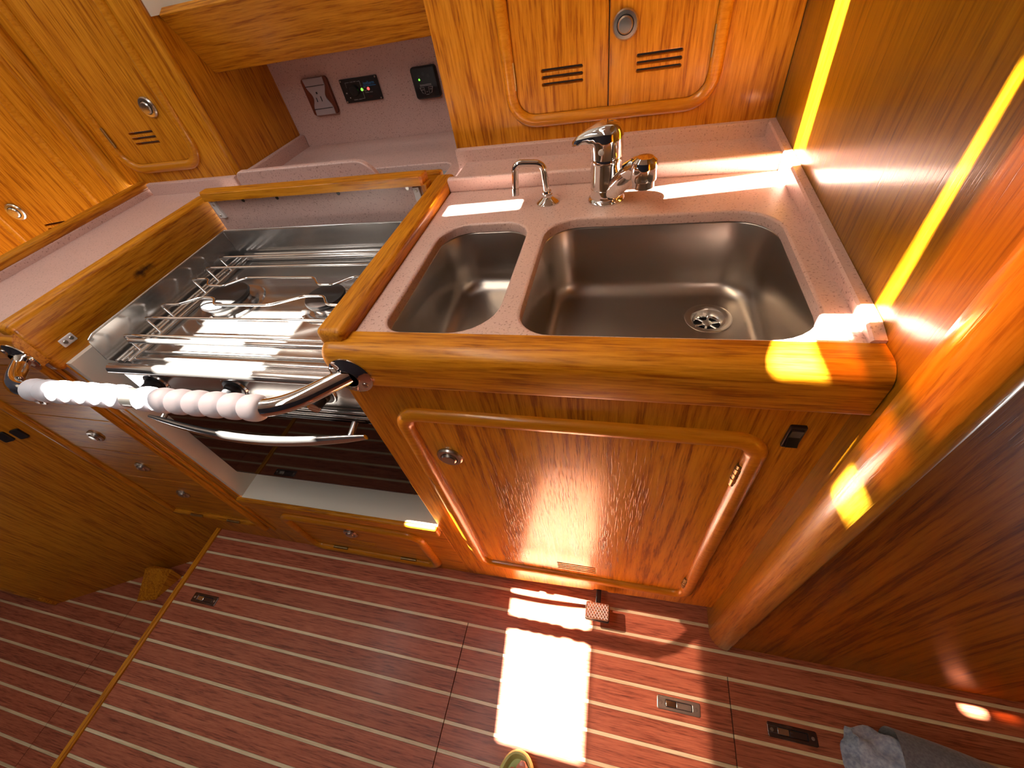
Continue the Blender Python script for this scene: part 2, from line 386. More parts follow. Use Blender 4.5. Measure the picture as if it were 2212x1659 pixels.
# ceiling with hatch openings and the added fill opening
def rc4(x0, x1, y0, y1): return [(x0, y0), (x1, y0), (x1, y1), (x0, y1)]
dy = 0.0146
def sh(p): return [(x, y + dy) for x, y in p]
hatches = [[(-1.484, 0.030), (-1.292, 0.030), (-1.303, 0.555), (-1.530, 0.555)], [(-1.283, -0.12), (-1.010, -0.12), (-1.040, 0.555), (-1.285, 0.555)], rc4(*FILL_OPENING),
           sh([(-0.975, 0.700), (-0.835, 0.712), (-0.835, 0.747), (-0.975, 0.738)]),
           sh([(-0.68, 0.709), (-0.24, 0.768), (-0.24, 0.820), (-0.68, 0.752)]),
           sh([(-0.500, 0.328), (-0.418, 0.328), (-0.418, 0.391), (-0.245, 0.403), (-0.245, 0.412), (-0.470, 0.412)]),
           sh(rc4(-0.505, -0.470, 0.262, 0.300)), sh(rc4(-0.452, -0.412, 0.262, 0.312)), sh(rc4(-0.392, -0.262, 0.262, 0.372))]
struct(link('ceiling', plate([(-3.2, -1.6), (1.6, -1.6), (1.6, 1.5), (-3.2, 1.5)], hatches, 0.004, TOP(ZC + 0.004), 0.0), HEAD))
struct(link('window_1', box(-1.29, -1.00, -0.125, 0.605, ZC + 0.0045, ZC + 0.010), ACRYL))
struct(link('window_2', box(-0.456, -0.255, 0.270, 0.392, ZC + 0.0045, ZC + 0.010), tint('amber_acrylic', (0.24, 0.13, 0.05))))
NAVY = cloth('navy_upholstery', (0.012, 0.013, 0.022), (0.03, 0.03, 0.05), 90)
struct(link('wall_behind', box(-3.2, 1.6, -1.62, -1.6, -0.3, ZC), NAVY))
struct(link('wall_aft', box(1.6, 1.62, -1.6, 0.4, -0.1, ZC), WZ))
struct(link('wall_saloon', box(-3.22, -3.2, -1.6, 1.5, -0.3, ZC), NAVY))
struct(link('floor_behind', box(-1.3, 1.6, -1.6, -0.451, -0.03, -0.002), TEAK))
struct(link('floor_saloon', box(-3.2, -1.32, -1.6, -0.601, ZL - 0.03, ZL - 0.002), TEAK))
def diffuser():  # translucent sheet that turns the sun into soft fill light
    m = bpy.data.materials.new('cream_diffuser_sheet'); m.use_nodes = True; N = m.node_tree.nodes; L = m.node_tree.links; N.clear()
    o = N.new('ShaderNodeOutputMaterial'); t = N.new('ShaderNodeBsdfTranslucent'); t.inputs[0].default_value = (0.30, 0.28, 0.25, 1)
    d_ = N.new('ShaderNodeBsdfDiffuse'); d_.inputs[0].default_value = (0.55, 0.52, 0.46, 1); a = N.new('ShaderNodeAddShader'); L.new(t.outputs[0], a.inputs[0]); L.new(d_.outputs[0], a.inputs[1]); L.new(a.outputs[0], o.inputs[0]); return m
struct(link('added_light_screen', box(-1.396, -1.205, -0.60, 0.66, 2.500, 2.502), NAVY))  # added unseen sheet, cuts the skylight reaching the far left lockers
struct(link('added_light_screen', box(-1.20, -0.90, -1.10, 0.64, 2.500, 2.502), diffuser()))  # added unseen diffuser above the fill opening, stops direct sun
# hull side behind the galley: speckled recess wall, white locker inside above it
struct(link('wall_back', plate([(-1.0, 0.90), (-0.36, 0.90), (-0.36, 1.30), (-1.0, 1.30)], [], 0.02, FACE(1.225)), CORIAN))
struct(link('wall_hull', box(-3.2, 1.6, 1.5, 1.52, 0.5, ZC), HEAD))

# ------------------------------------------------------------------ sink cabinet
F0 = FACE(YF)
sc_ = thing('sink_cabinet', 'oak cabinet under the sinks with one large framed door', 'cabinet', (-0.07, 0.40, 0.0))
dx0, dx1, dz0, dz1, dr = -0.319, 0.169, 0.148, 0.764, 0.022
bottom = [(-0.40, 0.0), (-0.036, 0.040), (-0.032, 0.052), (0.0, 0.052), (0.004, 0.043), (0.275, 0.066)]
link('face_panel', plate(bottom + [(0.275, 0.865), (-0.40, 0.865)], [rrect(dx0 - .0025, dx1 + .0025, dz0 - .0025, dz1 + .0025, dr)], 0.018, F0, 0.001), WZ, sc_)
slots = [rrect(-0.121, -0.028, z - 0.0026, z + 0.0026, 0.0024, 3) for z in (0.177, 0.188, 0.199, 0.210)]
dr_ = link('door', plate(rrect(dx0, dx1, dz0, dz1, dr), slots, 0.016, F0, 0.0015), WDOOR, sc_)
knob_at(dr_, at(F0, -0.278, 0.659), 'push_knob')
for hz in (0.693, 0.222):
    h = sub('hinge', tube([(0.168, YF - 0.004, hz - 0.026), (0.168, YF - 0.004, hz + 0.026)], 0.0042, seg=10), BRASS, dr_)
    for q in (-0.013, 0.0, 0.013): sub('knuckle', tube([(0.168, YF - 0.004, hz + q - 0.0045), (0.168, YF - 0.004, hz + q + 0.0045)], 0.0052, seg=10), BRASS, h)
link('door_frame_moulding', moulding(dx0 - 0.012, dx1 + 0.012, dz0 - 0.012, dz1 + 0.012, 0.0140, at(F0, 0, 0, 0.001), 0.034), WM, sc_)
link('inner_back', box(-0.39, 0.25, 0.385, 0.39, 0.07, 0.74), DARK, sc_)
link('toe_kick', box(-0.40, 0.255, 0.42, 0.43, 0.0, 0.08), WX, sc_)
link('side_panel', box(-0.4, -0.387, 0.368, 0.80, 0.02, 0.84), LINER, sc_)

# countertop with two cut-outs, upstands and fiddle
ct = thing('galley_countertop', 'pink speckled sink worktop with upstands and a bullnosed oak front rail', 'countertop', (-0.05, 0.6, 0.905))
small = rrect(-0.313, -0.158, 0.373, 0.662, (0.030, 0.062, 0.045, 0.055), 8); big = rrect(-0.128, 0.212, 0.3735, 0.664, (0.045, 0.058, 0.060, 0.055), 8)
link('slab', plate([(-0.352, 0.365), (XW - 0.001, 0.365), (XW - 0.001, 0.944), (-0.352, 0.944)], [small, big], 0.016, TOP(ZT), 0.004), CORIAN, ct)
link('fiddle_lip', box(-0.352, 0.243, 0.800, 0.815, ZT - 0.002, ZT + 0.027, 0.005, 3), CORIAN, ct)
link('back_upstand', box(-0.372, 0.243, 0.930, 0.944, ZT - 0.002, ZT + 0.037, 0.003, 2), CORIAN, ct)
link('soap_tray', box(-0.352, 0.243, 0.812, 0.932, ZT - 0.002, ZT + 0.010, 0.001, 1), CORIAN, ct)
link('side_upstand', loft([[(0.2405, y, ZT - 0.002), (0.2545, y, ZT - 0.002), (0.2545, y, zz), (0.243, y, zz), (0.2405, y, zz - 0.0025)] for y, zz in ((0.3675, ZT + 0.006), (0.39, ZT + 0.012), (0.944, ZT + 0.036))], True, True), CORIAN, ct)
def nose(x0, x1, end0=True, end1=False):
    """bullnosed front rail with rounded ends"""
    pr_ = [(0.367, 0.862), (0.331, 0.862)]
    for i in range(4): a = -PI / 2 - i / 3 * PI / 2; pr_.append((0.331 + 0.006 * math.cos(a), 0.868 + 0.006 * math.sin(a)))
    for i in range(9): a = PI - i / 8 * PI / 2; pr_.append((0.347 + 0.022 * math.cos(a), 0.906 + 0.022 * math.sin(a)))
    pr_ += [(0.367, 0.9275)]
    rg = []
    def ringat(x, ins):
        return [(x, max(y, 0.325 + 0) + (0.367 - y) / 0.042 * ins, z + (0.895 - z) / 0.033 * ins * 0.9) for y, z in pr_]
    if end0: rg += [ringat(x0 + 0.022 * (1 - math.sin(a)), 0.022 * (1 - math.cos(a))) for a in [PI / 2 * (1 - k / 5) for k in range(6)]]
    else: rg += [ringat(x0, 0)]
    if end1: rg += [ringat(x1 - 0.022 * (1 - math.sin(a)), 0.022 * (1 - math.cos(a))) for a in [PI / 2 * k / 5 for k in range(6)]]
    else: rg += [ringat(x1, 0)]
    return loft(rg, True, True, 40)
link('front_rail', nose(-0.395, 0.2535), WX, ct)
dv = link('divider_rail', box(-0.392, -0.351, 0.345, 0.852, 0.835, 0.945, 0.009, 4), WY, ct)
link('divider_return', box(-0.455, -0.385, 0.852, 0.872, 0.86, 0.948, 0.004, 2), WX, ct)

def basin(loop, z0, zb, grow, fr, drain=None, floor_in=0.028):
    cx = sum(p[0] for p in loop) / len(loop); cy = sum(p[1] for p in loop) / len(loop); L0 = offs(loop, grow); rings = []
    rings.append([(x, y, z0) for x, y in offs(loop, grow + 0.012)]); rings.append([(x, y, z0) for x, y in L0]); rings.append([(x, y, z0 - 0.003) for x, y in offs(loop, grow - 0.002)])
    rings.append([(x, y, zb + fr) for x, y in offs(loop, grow - 0.008)])
    for k in range(1, 7):
        a = k / 6 * PI / 2; rings.append([(x, y, zb + fr * (1 - math.sin(a))) for x, y in offs(loop, grow - 0.008 - fr * (1 - math.cos(a)))])
    if drain:
        dx, dy, drr = drain; last = rings[-1]
        circ_ = []
        for x, y, z in last:
            a = math.atan2(y - dy, x - dx); circ_.append((dx + drr * math.cos(a), dy + drr * math.sin(a), zb - 0.002))
        # blend so the floor slopes to the drain
        rings.append([((a[0] + b[0]) / 2, (a[1] + b[1]) / 2, zb - 0.001) for a, b in zip(last, circ_)]); rings.append(circ_)
        return loft(rings, False, False, 60)
    return loft(rings, False, True, 60)
s1 = thing('narrow_sink', 'narrow stainless steel side basin next to the stove', 'sink', (-0.235, 0.51, 0.79))
link('bowl', basin(clean(small), 0.9085, 0.800, 0.003, 0.030), SINK, s1)
s2 = thing('wide_sink', 'wide rectangular stainless steel main basin with drain', 'sink', (0.04, 0.52, 0.78))
link('bowl', basin(clean(big), 0.9085, 0.785, 0.003, 0.026, (0.138, 0.583, 0.034)), SINK, s2)
DM = Matrix.Translation((0.138, 0.583, 0.783))
dn = link('drain', lathe([(0.036, 0.0), (0.0365, 0.0018), (0.033, 0.0024), (0.0265, 0.0), (0.024, -0.004), (0.0235, -0.016), (0, -0.016)], 36, DM), NICKEL, s2)
sub('drain_shadow', lathe([(0.0225, -0.0155), (0, -0.0152)], 24, DM), BLACK, dn)
for k in range(6):
    a = k * PI / 3 + 0.3; sub('strainer_spoke', tube([DM @ Vector((0.005 * math.cos(a), 0.005 * math.sin(a), -0.011)), DM @ Vector((0.023 * math.cos(a), 0.023 * math.sin(a), -0.012))], 0.0022, seg=8), CHROME, dn)
sub('strainer_ring', lathe([(0.0235, -0.013), (0.0235, -0.010), (0.021, -0.0095), (0.0195, -0.012)], 30, DM), CHROME, dn)
sub('strainer_screw', lathe([(0.0075, -0.013), (0.0075, -0.009), (0.006, -0.008), (0, -0.0078)], 20, DM), NICKEL, dn)

# mixer tap
fx, fy = -0.037, 0.730
tp = thing('mixer_tap', 'chrome single lever mixer tap behind the wide sink', 'tap', (fx, fy, ZT))
BM_ = Matrix.Translation((fx, fy, ZT))
link('base_ring', lathe([(0, 0.0), (0.0305, 0.0), (0.031, 0.003), (0.029, 0.006), (0.0265, 0.0075), (0.026, 0.012)], 40, BM_), CHROME, tp)
link('body', lathe([(0.0262, 0.008), (0.0256, 0.022), (0.0252, 0.0225), (0.0252, 0.030), (0.0252, 0.060), (0.0258, 0.0615), (0.0262, 0.066), (0.0252, 0.070), (0, 0.070)], 40, BM_), CHROME, tp)
# lever head: dome that sweeps into a nose to the left
rings = []
def ell(cx, cy, z, rx, ry, nose_, ntilt):
    out = []
    for k in range(28):
        a = 2 * PI * k / 28; x = rx * math.cos(a); y = ry * math.sin(a); pull = max(0.0, -math.cos(a)) ** 2.2
        out.append((cx + x - nose_ * pull, cy + y * (1 - 0.55 * pull * min(1, nose_ / 0.03)), z + ntilt * pull))
    return out
for z, rr, ns, tl in ((0.070, 0.0258, 0.0, 0), (0.082, 0.0262, 0.0, 0), (0.092, 0.0262, 0.002, 0), (0.096, 0.0262, 0.019, -0.005), (0.099, 0.0260, 0.029, -0.011), (0.106, 0.0250, 0.029, -0.011), (0.112, 0.0225, 0.024, -0.010), (0.117, 0.0175, 0.014, -0.006), (0.120, 0.009, 0.005, -0.001)):
    rings.append(ell(fx, fy, ZT + z, rr, rr, ns, tl))
lv = link('lever', loft(rings, True, True, 60), CHROME, tp)
sub('index_button', lathe([(0.0045, 0), (0.0045, 0.0015), (0.0035, 0.002), (0, 0.002)], 20, frameM((1, 0, 0), (0, 0, 1), (fx - 0.007, fy - 0.0252, ZT + 0.084))), WHITE, lv)
p0 = Vector((fx + 0.006, fy - 0.012, ZT + 0.012)); p1 = Vector((0.006, 0.690, 0.988)); p2 = Vector((0.022, 0.674, 0.990))
path = [p0 + (p1 - p0) * t for t in (0, .2, .4, .6, .8, 0.95)]
link('spout', tube(path, [0.0125, 0.0142, 0.0150, 0.0152, 0.0150, 0.013], seg=20), CHROME, tp)
HM = Matrix.Translation((0.0215, 0.676, 0.967))
hd = link('spray_head', lathe([(0, -0.002), (0.0155, -0.002), (0.0165, -0.001), (0.0165, 0.009), (0.0188, 0.0095), (0.0195, 0.012), (0.0195, 0.028), (0.0178, 0.036), (0.012, 0.041), (0, 0.042)], 36, HM), CHROME, tp)
sub('outlet', lathe([(0.0145, -0.002), (0.0142, -0.0028), (0.006, -0.0026), (0, -0.0026)], 24, HM), BLACK, hd)
link('head_neck', tube([p1 - Vector((0.008, -0.006, 0.008)), p1 + Vector((0.003, -0.004, 0.002)), p2 + Vector((0, 0, -0.003))], [0.0148, 0.0155, 0.016], seg=20), CHROME, tp)
# little filtered-water tap
ft = thing('filter_tap', 'small bent chrome spout on a round base left of the mixer tap', 'tap', (-0.139, 0.731, ZT))
TM = Matrix.Translation((-0.139, 0.731, ZT))
link('base', lathe([(0, 0), (0.020, 0), (0.0205, 0.002), (0.018, 0.004), (0.013, 0.007), (0.009, 0.010), (0.0075, 0.011)], 32, TM), CHROME, ft)
link('nut', lathe([(0.0085, 0.010), (0.0095, 0.011), (0.0095, 0.015), (0.0085, 0.016), (0.0085, 0.018), (0.0075, 0.021), (0.006, 0.022)], 6 * 4, TM), CHROME, ft)
link('spout', tube(fillet([(-0.139, 0.731, ZT + 0.018), (-0.1415, 0.731, ZT + 0.066), (-0.188, 0.722, ZT + 0.073), (-0.1925, 0.721, ZT + 0.026)], 0.014, 8), 0.0058, seg=18), CHROME, ft)
link('aerator', tube([(-0.1921, 0.721, ZT + 0.033), (-0.1931, 0.721, ZT + 0.021)], 0.0066, seg=18), CHROME, ft)

# rocker switch on the cabinet face
rs = thing('rocker_switch', 'black rocker switch on the cabinet face right of the framed door', 'switch', (0.212, YF, 0.79))
link('bezel', plate(rrect(0.2025, 0.2205, 0.769, 0.811, 0.002, 3), [rrect(0.205, 0.218, 0.774, 0.806, 0.001, 2)], 0.004, at(F0, 0, 0, 0.004), 0.001), BLACK, rs)
link('rocker', mesh('rocker', [(0.205, YF - .001, .774), (0.218, YF - .001, .774), (0.218, YF - .001, .806), (0.205, YF - .001, .806), (0.205, YF - .009, .776), (0.218, YF - .009, .776), (0.218, YF - .004, .790), (0.205, YF - .004, .790), (0.205, YF - .0055, .804), (0.218, YF - .0055, .804)],
     [(0, 1, 5, 4), (4, 5, 6, 7), (7, 6, 9, 8), (8, 9, 2, 3), (0, 4, 7, 8, 3), (1, 2, 9, 6, 5)], 0), BLACK, rs)
# foot pump pedal
pd = thing('foot_pump_pedal', 'small foot pump pedal with diamond tread under the sink cabinet', 'pedal', (-0.02, 0.295, 0.055))
PM = Matrix.Translation((-0.0205, 0.294, 0.066)) @ Matrix.Rotation(math.radians(-7), 4, 'X')
link('pad', box(-0.030, 0.030, -0.022, 0.022, -0.012, 0.0, 0.004, 3, PM), BLACK, pd)
link('tread_plate', plate(rrect(-0.0285, 0.0285, -0.0205, 0.0205, 0.004, 4), [], 0.001, PM @ Matrix.Translation((0, 0, 0.0012)), 0.0004), NICKEL, pd)
def clipseg(p, q):
    t0, t1 = 0.0, 1.0
    for a, lim in ((0, 0.026), (1, 0.018)):
        dlt = q[a] - p[a]
        for s, c in ((-dlt, p[a] + lim), (dlt, lim - p[a])):
            if abs(s) < 1e-9:
                if c < 0: return None
            else:
                t = c / s
                if s < 0: t0 = max(t0, t)
                else: t1 = min(t1, t)
    if t1 - t0 < 0.02: return None
    return [(p[0] + (q[0] - p[0]) * t, p[1] + (q[1] - p[1]) * t) for t in (t0, t1)]
tr = bpy.data.objects['tread_plate']
for i in range(-9, 10):
    for sgn in (-1, 1):
        s_ = clipseg((i * 0.0075 - 0.03, -0.045 * sgn), (i * 0.0075 + 0.03, 0.045 * sgn))
        if s_: sub('tread_rib', tube([PM @ Vector((*q, 0.0016)) for q in s_], 0.0007, seg=6), WHITE, tr)
link('arm', box(-0.027, -0.014, 0.312, 0.415, 0.040, 0.050, 0.002), BLACK, pd)

# ------------------------------------------------------------------ right upper locker
FU = FACE(0.945)
ul = thing('upper_locker', 'oak wall locker above the sinks with a pair of vented doors', 'cabinet', (-0.06, 1.0, 0.96))
ox0, ox1, oz0, oz1 = -0.2235, 0.1275, 1.0065, 1.45
link('face_panel', plate([(-0.372, ZT + 0.034), (XW - 0.001, ZT + 0.034), (XW - 0.001, 1.55), (-0.372, 1.55)], [rrect(ox0, ox1, oz0, oz1, 0.036)], 0.018, FU, 0.001), WZ, ul)
def slots3(xa, xb, zs, h=0.0028): return [rrect(xa, xb, z - h, z + h, h * 0.95, 4) for z in zs]
dl = link('door', plate(rrect(ox0 + .002, -0.0475, oz0 + .002, oz1 - .002, (0.034, 0.001, 0.001, 0.034)), slots3(-0.171, -0.093, (1.0775, 1.0665, 1.0555)), 0.016, FU, 0.001), WZ, ul)
drr = link('door', plate(rrect(-0.0455, ox1 - .002, oz0 + .002, oz1 - .002, (0.001, 0.034, 0.034, 0.001)), slots3(0.002, 0.079, (1.0805, 1.0695, 1.0585)), 0.016, FU, 0.001), WZ, ul)
knob_at(drr, at(FU, -0.0195, 1.1265), 'push_knob', 0.021)
for dobj, hx, hz in ((dl, ox0, 1.075), (drr, ox1, 1.075)):
    sub('hinge', tube([(hx, 0.942, hz - 0.022 + (0.012 if hx > 0 else 0)), (hx, 0.942, hz + 0.022 + (0.012 if hx > 0 else 0))], 0.0032, seg=8), BRASS, dobj)
link('door_frame_moulding', moulding(ox0 - 0.009, ox1 + 0.009, oz0 - 0.009, oz1 + 0.009, 0.0115, at(FU, 0, 0, 0.001), 0.045), WM, ul)
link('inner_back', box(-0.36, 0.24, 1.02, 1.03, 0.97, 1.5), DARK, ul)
link('side_panel', box(-0.372, -0.356, 0.9635, 1.224, 0.905, 1.55), WZ, ul)

# ------------------------------------------------------------------ recess behind the stove
rc = thing('recess_shelf', 'pink speckled shelf behind the stove with a bin opening', 'shelf', (-0.67, 1.0, 0.90))
ZR = 0.920
link('slab', plate([(-0.968, 0.812), (-0.373, 0.812), (-0.373, 1.224), (-0.968, 1.224)], [rrect(-0.66, -0.405, 0.880, 0.992, 0.03)], 0.02, TOP(ZR), 0.003), CORIAN, rc)
link('side_upstand', box(-0.968, -0.954, 0.935, 1.224, ZR - 0.002, ZR + 0.034, 0.003), CORIAN, rc)
link('bin', loft([[(x, y, ZR - 0.02) for x, y in rrect(-0.66, -0.405, 0.880, 0.992, 0.03)], [(x, y, ZR - 0.09) for x, y in rrect(-0.65, -0.415, 0.890, 0.985, 0.025)]], False, True), GREYIN, rc)
sb = tag(link('cover_board', plate(rrect(-0.908, -0.535, 0.9205, 0.981, (0.002, 0.002, 0.050, 0.016)), [], 0.013, FACE(0.862), 0.003), CORIAN),
         'pink speckled cover board with rounded corners standing behind the raised stove flap', 'board')
# valance board, leaning out at the top
vu = Vector((1, 0, 0)); vv = Vector((0, -0.069, 0.121)).normalized()
va = tag(link('valance_board', plate([(-0.969, 0), (-0.373, 0), (-0.373, 0.131), (-0.969, 0.131)], [], 0.02, frameM(vu, vv, (0, 1.034, 1.144)), 0.003), WX),
         'wide oak valance board across the top of the recess behind the stove', 'board')
lk = tag(link('open_locker', joinm(box(-0.9688, -0.9660, 0.950, 1.20, 1.258, 1.60), box(-0.9655, -0.373, 1.06, 1.20, 1.235, 1.24), box(-0.968, -0.373, 1.20, 1.224, 1.24, 1.6)), LINER), 'off-white lined open locker just visible above the valance board', 'locker')

# outlet
OM = FACE(1.2235)
ou = thing('power_outlet', 'grey wall outlet with reddish wooden side cheeks', 'outlet', (-0.845, 1.2235, 1.0))
link('cheek_frame', plate(rrect(-0.884, -0.803, 0.997, 1.084, 0.008), [], 0.009, at(OM, 0, 0, 0.009), 0.003), REDWOOD, ou)
wst = []
for i in range(13): t = i / 12; wst.append((-0.873 + 0.011 * math.sin(PI * t) ** 2, 1.013 + 0.055 * t))
fp = [(-0.875, 0.9975), (-0.812, 0.9975)] + [(-0.812 - 0.011 * math.sin(PI * i / 12) ** 2, 1.013 + 0.055 * i / 12) for i in range(13)] + [(-0.812, 1.0835), (-0.875, 1.0835)] + wst[::-1]
link('face_plate', plate(fp, [], 0.006, at(OM, 0, 0, 0.012), 0.002), PLATE, ou)
for zz in (1.0665, 1.0135): link('groove', box(-0.874, -0.813, 1.2107, 1.2120, zz - 0.0006, zz + 0.0006), BLACK, ou)
for (a, b, c, e) in ((-0.8535, -0.8515, 1.030, 1.040), (-0.8385, -0.8365, 1.030, 1.042), (-0.847, -0.843, 1.048, 1.053)): link('pin_slot', box(a, b, 1.2105, 1.2120, c, e), BLACK, ou)

# text helper: flat print
def text_mesh(s, size, M, stretch=1.0):
    cu = bpy.data.curves.new('txt', 'FONT'); cu.body = s; cu.size = size; cu.align_x = 'CENTER'; cu.align_y = 'CENTER'; cu.extrude = 0.0001; cu.resolution_u = 2
    o = bpy.data.objects.new('txt', cu); COL.objects.link(o); bpy.context.view_layer.update()
    me = bpy.data.meshes.new_from_object(o.evaluated_get(bpy.context.evaluated_depsgraph_get())); bpy.data.objects.remove(o); me.transform(M @ Matrix.Diagonal((stretch, 1, 1, 1))); return me
# refrigeration control panel
cp = thing('control_panel', 'black control panel with blue lettering and red and green lamps', 'control panel', (-0.714, 1.2235, 1.016))
PMx = at(OM, -0.714, 1.0425, 0.004)
link('plate', plate(rrect(-0.0565, 0.0565, -0.027, 0.027, 0.002, 3), [], 0.004, PMx, 0.0007), BLACK, cp)
for sx in (-1, 1):
    for sz in (-1, 1): link('screw', lathe([(0.0022, 0), (0.0018, 0.0012), (0, 0.0014)], 14, at(PMx, sx * 0.0525, sz * 0.0235)), NICKEL, cp)
def line(u0, v0, u1, v1, wd=0.0007): return box(min(u0, u1) - wd / 2, max(u0, u1) + wd / 2, min(v0, v1) - wd / 2, max(v0, v1) + wd / 2, 0, 0.0002, 0, 1, PMx)
for q in (line(-0.040, 0.019, -0.028, 0.019), line(-0.040, 0.019, -0.040, 0.008), line(-0.004, 0.019, 0.004, 0.019), line(0.004, 0.019, 0.004, 0.006), line(0.004, -0.006, 0.004, -0.020), line(-0.004, -0.020, 0.004, -0.020), line(-0.047, -0.003, -0.044, -0.005), line(-0.040, -0.014, -0.038, -0.016)): link('printed_line', q, PRINTW, cp)
link('knob', lathe([(0.013, 0), (0.0125, 0.006), (0.011, 0.008), (0, 0.008)], 28, at(PMx, -0.018, 0.0)), BLACK, cp)
for u, lb, mt in ((0.004, 'lamp', LEDG), (0.0135, 'lamp', BLACK), (0.0235, 'lamp', LEDR)):
    link('lamp_ring', lathe([(0.0045, 0), (0.0045, 0.001), (0.0036, 0.001), (0.0036, 0)], 20, at(PMx, u, 0.0)), NICKEL, cp)
    link(lb, lathe([(0.0034, 0), (0.0030, 0.0014), (0, 0.002)], 18, at(PMx, u, 0.0)), mt, cp)
link('maker_lettering', text_mesh('isotherm', 0.0115, at(PMx, 0.029, 0.0125), 0.80), PRINTB, cp)
link('underline', joinm(line(0.010, 0.0065, 0.048, 0.0065, 0.0012)), PRINTB, cp)
link('small_lettering', text_mesh('DUAL TEMP', 0.0035, at(PMx, -0.016, 0.019)), PRINTW, cp)
link('small_lettering', text_mesh('NORMAL / AUTO', 0.0032, at(PMx, -0.018, -0.021)), PRINTW, cp)
link('small_lettering', text_mesh('POWER  HOLD', 0.0033, at(PMx, 0.022, -0.008)), PRINTW, cp)
link('red_lettering', text_mesh('12V', 0.008, at(PMx, 0.022, -0.018)), PRINTR, cp)
# gas detector / monitor
gm = thing('gas_monitor', 'black square gas monitor beside the locker pillar', 'monitor', (-0.522, 1.2235, 1.005))
GM = at(OM, -0.522, 1.0385, 0.012)
link('housing', plate(rrect(-0.0345, 0.0345, -0.0345, 0.0345, 0.007), [], 0.012, GM, 0.004), BLACK, gm)
link('lamp', lathe([(0.0024, 0), (0.002, 0.001), (0, 0.0014)], 14, at(GM, -0.014, 0.008)), LEDG, gm)
for (u, v) in ((-0.013, 0.0145), (0.0, 0.0195), (0.013, 0.0145)): link('valve_mark', lathe([(0.0042, 0), (0.0042, 0.0003), (0, 0.0003)], 12, at(GM, u, v)), plain('dim_print', (0.035, 0.032, 0.034), 0.5), gm)
def gline(pts): return tube([GM @ Vector((u, v, 0.0003)) for u, v in pts], 0.0005, seg=6)
for q in (gline([(-0.018, -0.009), (-0.006, -0.009), (-0.006, -0.023), (-0.013, -0.021), (-0.018, -0.009)]), gline([(0.018, -0.009), (0.006, -0.009), (0.006, -0.023), (0.013, -0.021), (0.018, -0.009)]), gline([(-0.016, -0.003), (0.016, -0.003)]), gline([(-0.016, -0.0055), (0.016, -0.0055)]), gline([(-0.004, -0.0245), (0.004, -0.0245)])): link('printed_line', q, PRINTW, gm)
for u in (-0.0115, 0.0115): link('button_lettering', text_mesh('GAS' if u < 0 else 'TEST', 0.0042, at(GM, u, -0.014)), PRINTW, gm)
link('small_lettering', text_mesh('OFF', 0.003, at(GM, 0, -0.019)), PRINTW, gm)

# ------------------------------------------------------------------ stove bay and stove
by = thing('stove_bay', 'white lined bay that holds the gimballed stove', 'cabinet', (-0.69, 0.5, 0.30))
link('liner_side', box(-0.999, -0.986, 0.352, 0.83, 0.325, 0.845), LINER, by)
link('liner_floor', box(-0.986, -0.4005, 0.346, 0.83, 0.320, 0.333, 0.0015), LINER, by)
link('liner_back', box(-0.986, -0.4005, 0.825, 0.835, 0.333, 0.90), LINER, by)
link('sill_lip', box(-1.0, -0.4005, 0.335, 0.349, 0.296, 0.334, 0.005, 3), WX, by)
LM = F0
lz0, lz1, lx0, lx1 = 0.036, 0.226, -0.908, -0.500
link('face_panel', plate([(-1.0, -0.01), (-0.4, 0.0), (-0.4, 0.297), (-1.0, 0.297)], [rrect(lx0 - .002, lx1 + .002, lz0 - .002, lz1 + .002, 0.022)], 0.018, F0, 0.001), WX, by)
lock = link('locker_door', plate(rrect(lx0, lx1, lz0, lz1, 0.020), [rrect(-0.757, -0.668, z - .0022, z + .0022, 0.002, 3) for z in (0.096, 0.106, 0.116)], 0.016, F0, 0.001), WX, by)
knob_at(lock, at(F0, -0.717, 0.180), 'push_knob', 0.021)
for hx in (-0.822, -0.585): sub('hinge', tube([(hx - 0.025, YF - 0.003, 0.038), (hx + 0.025, YF - 0.003, 0.038)], 0.0042, seg=10), BRASS, lock)
link('door_frame_moulding', moulding(lx0 - 0.012, lx1 + 0.012, lz0 - 0.012, lz1 + 0.012, 0.0140, at(F0, 0, 0, 0.001), 0.034), WM, by)

sv = thing('gimballed_stove', 'stainless steel two burner stove with black glass oven door', 'stove', (-0.665, 0.55, 0.44))
SX0, SX1, SY0, SY1 = -0.930, -0.404, 0.362, 0.762
ZH = 0.822
# hob tray: floor with raised guards
link('hob_plate', plate(rrect(SX0 + 0.004, SX1 - 0.004, SY0 + 0.012, SY1 - 0.004, 0.006, 3), [], 0.010, TOP(ZH), 0.002), HOB, sv)
gp = [(0.382, 0.826), (0.375, 0.836), (0.378, 0.876), (0.384, 0.883), (0.392, 0.8845), (SY1, 0.8885), (SY1, 0.800), (0.392, 0.800)]
link('side_guard', plate(gp, [], 0.002, frameM((0, 1, 0), (0, 0, 1), (SX0, 0, 0)), 0.0), HOB, sv)
link('side_guard', plate(gp, [], 0.002, frameM((0, 1, 0), (0, 0, 1), (SX1, 0, 0)), 0.0), HOB, sv)
link('back_guard', box(SX0, SX1, SY1 - 0.003, SY1, 0.800, 0.8885, 0.0012), HOB, sv)
link('guard_rim', tube(fillet([(SX0 + 0.001, 0.380, 0.880), (SX0 + 0.001, 0.392, 0.8845), (SX0 + 0.001, SY1, 0.8885), (SX1, SY1, 0.8885)], 0.003, 3), 0.0022, seg=10), HOB, sv)
for (yy, rr_, zz) in ((0.7515, 0.006, 0.829), (0.737, 0.0045, 0.8265)): link('back_roll', tube([(SX0 + 0.03, yy, zz), (SX1 - 0.004, yy, zz)], rr_, seg=14), HOB, sv)
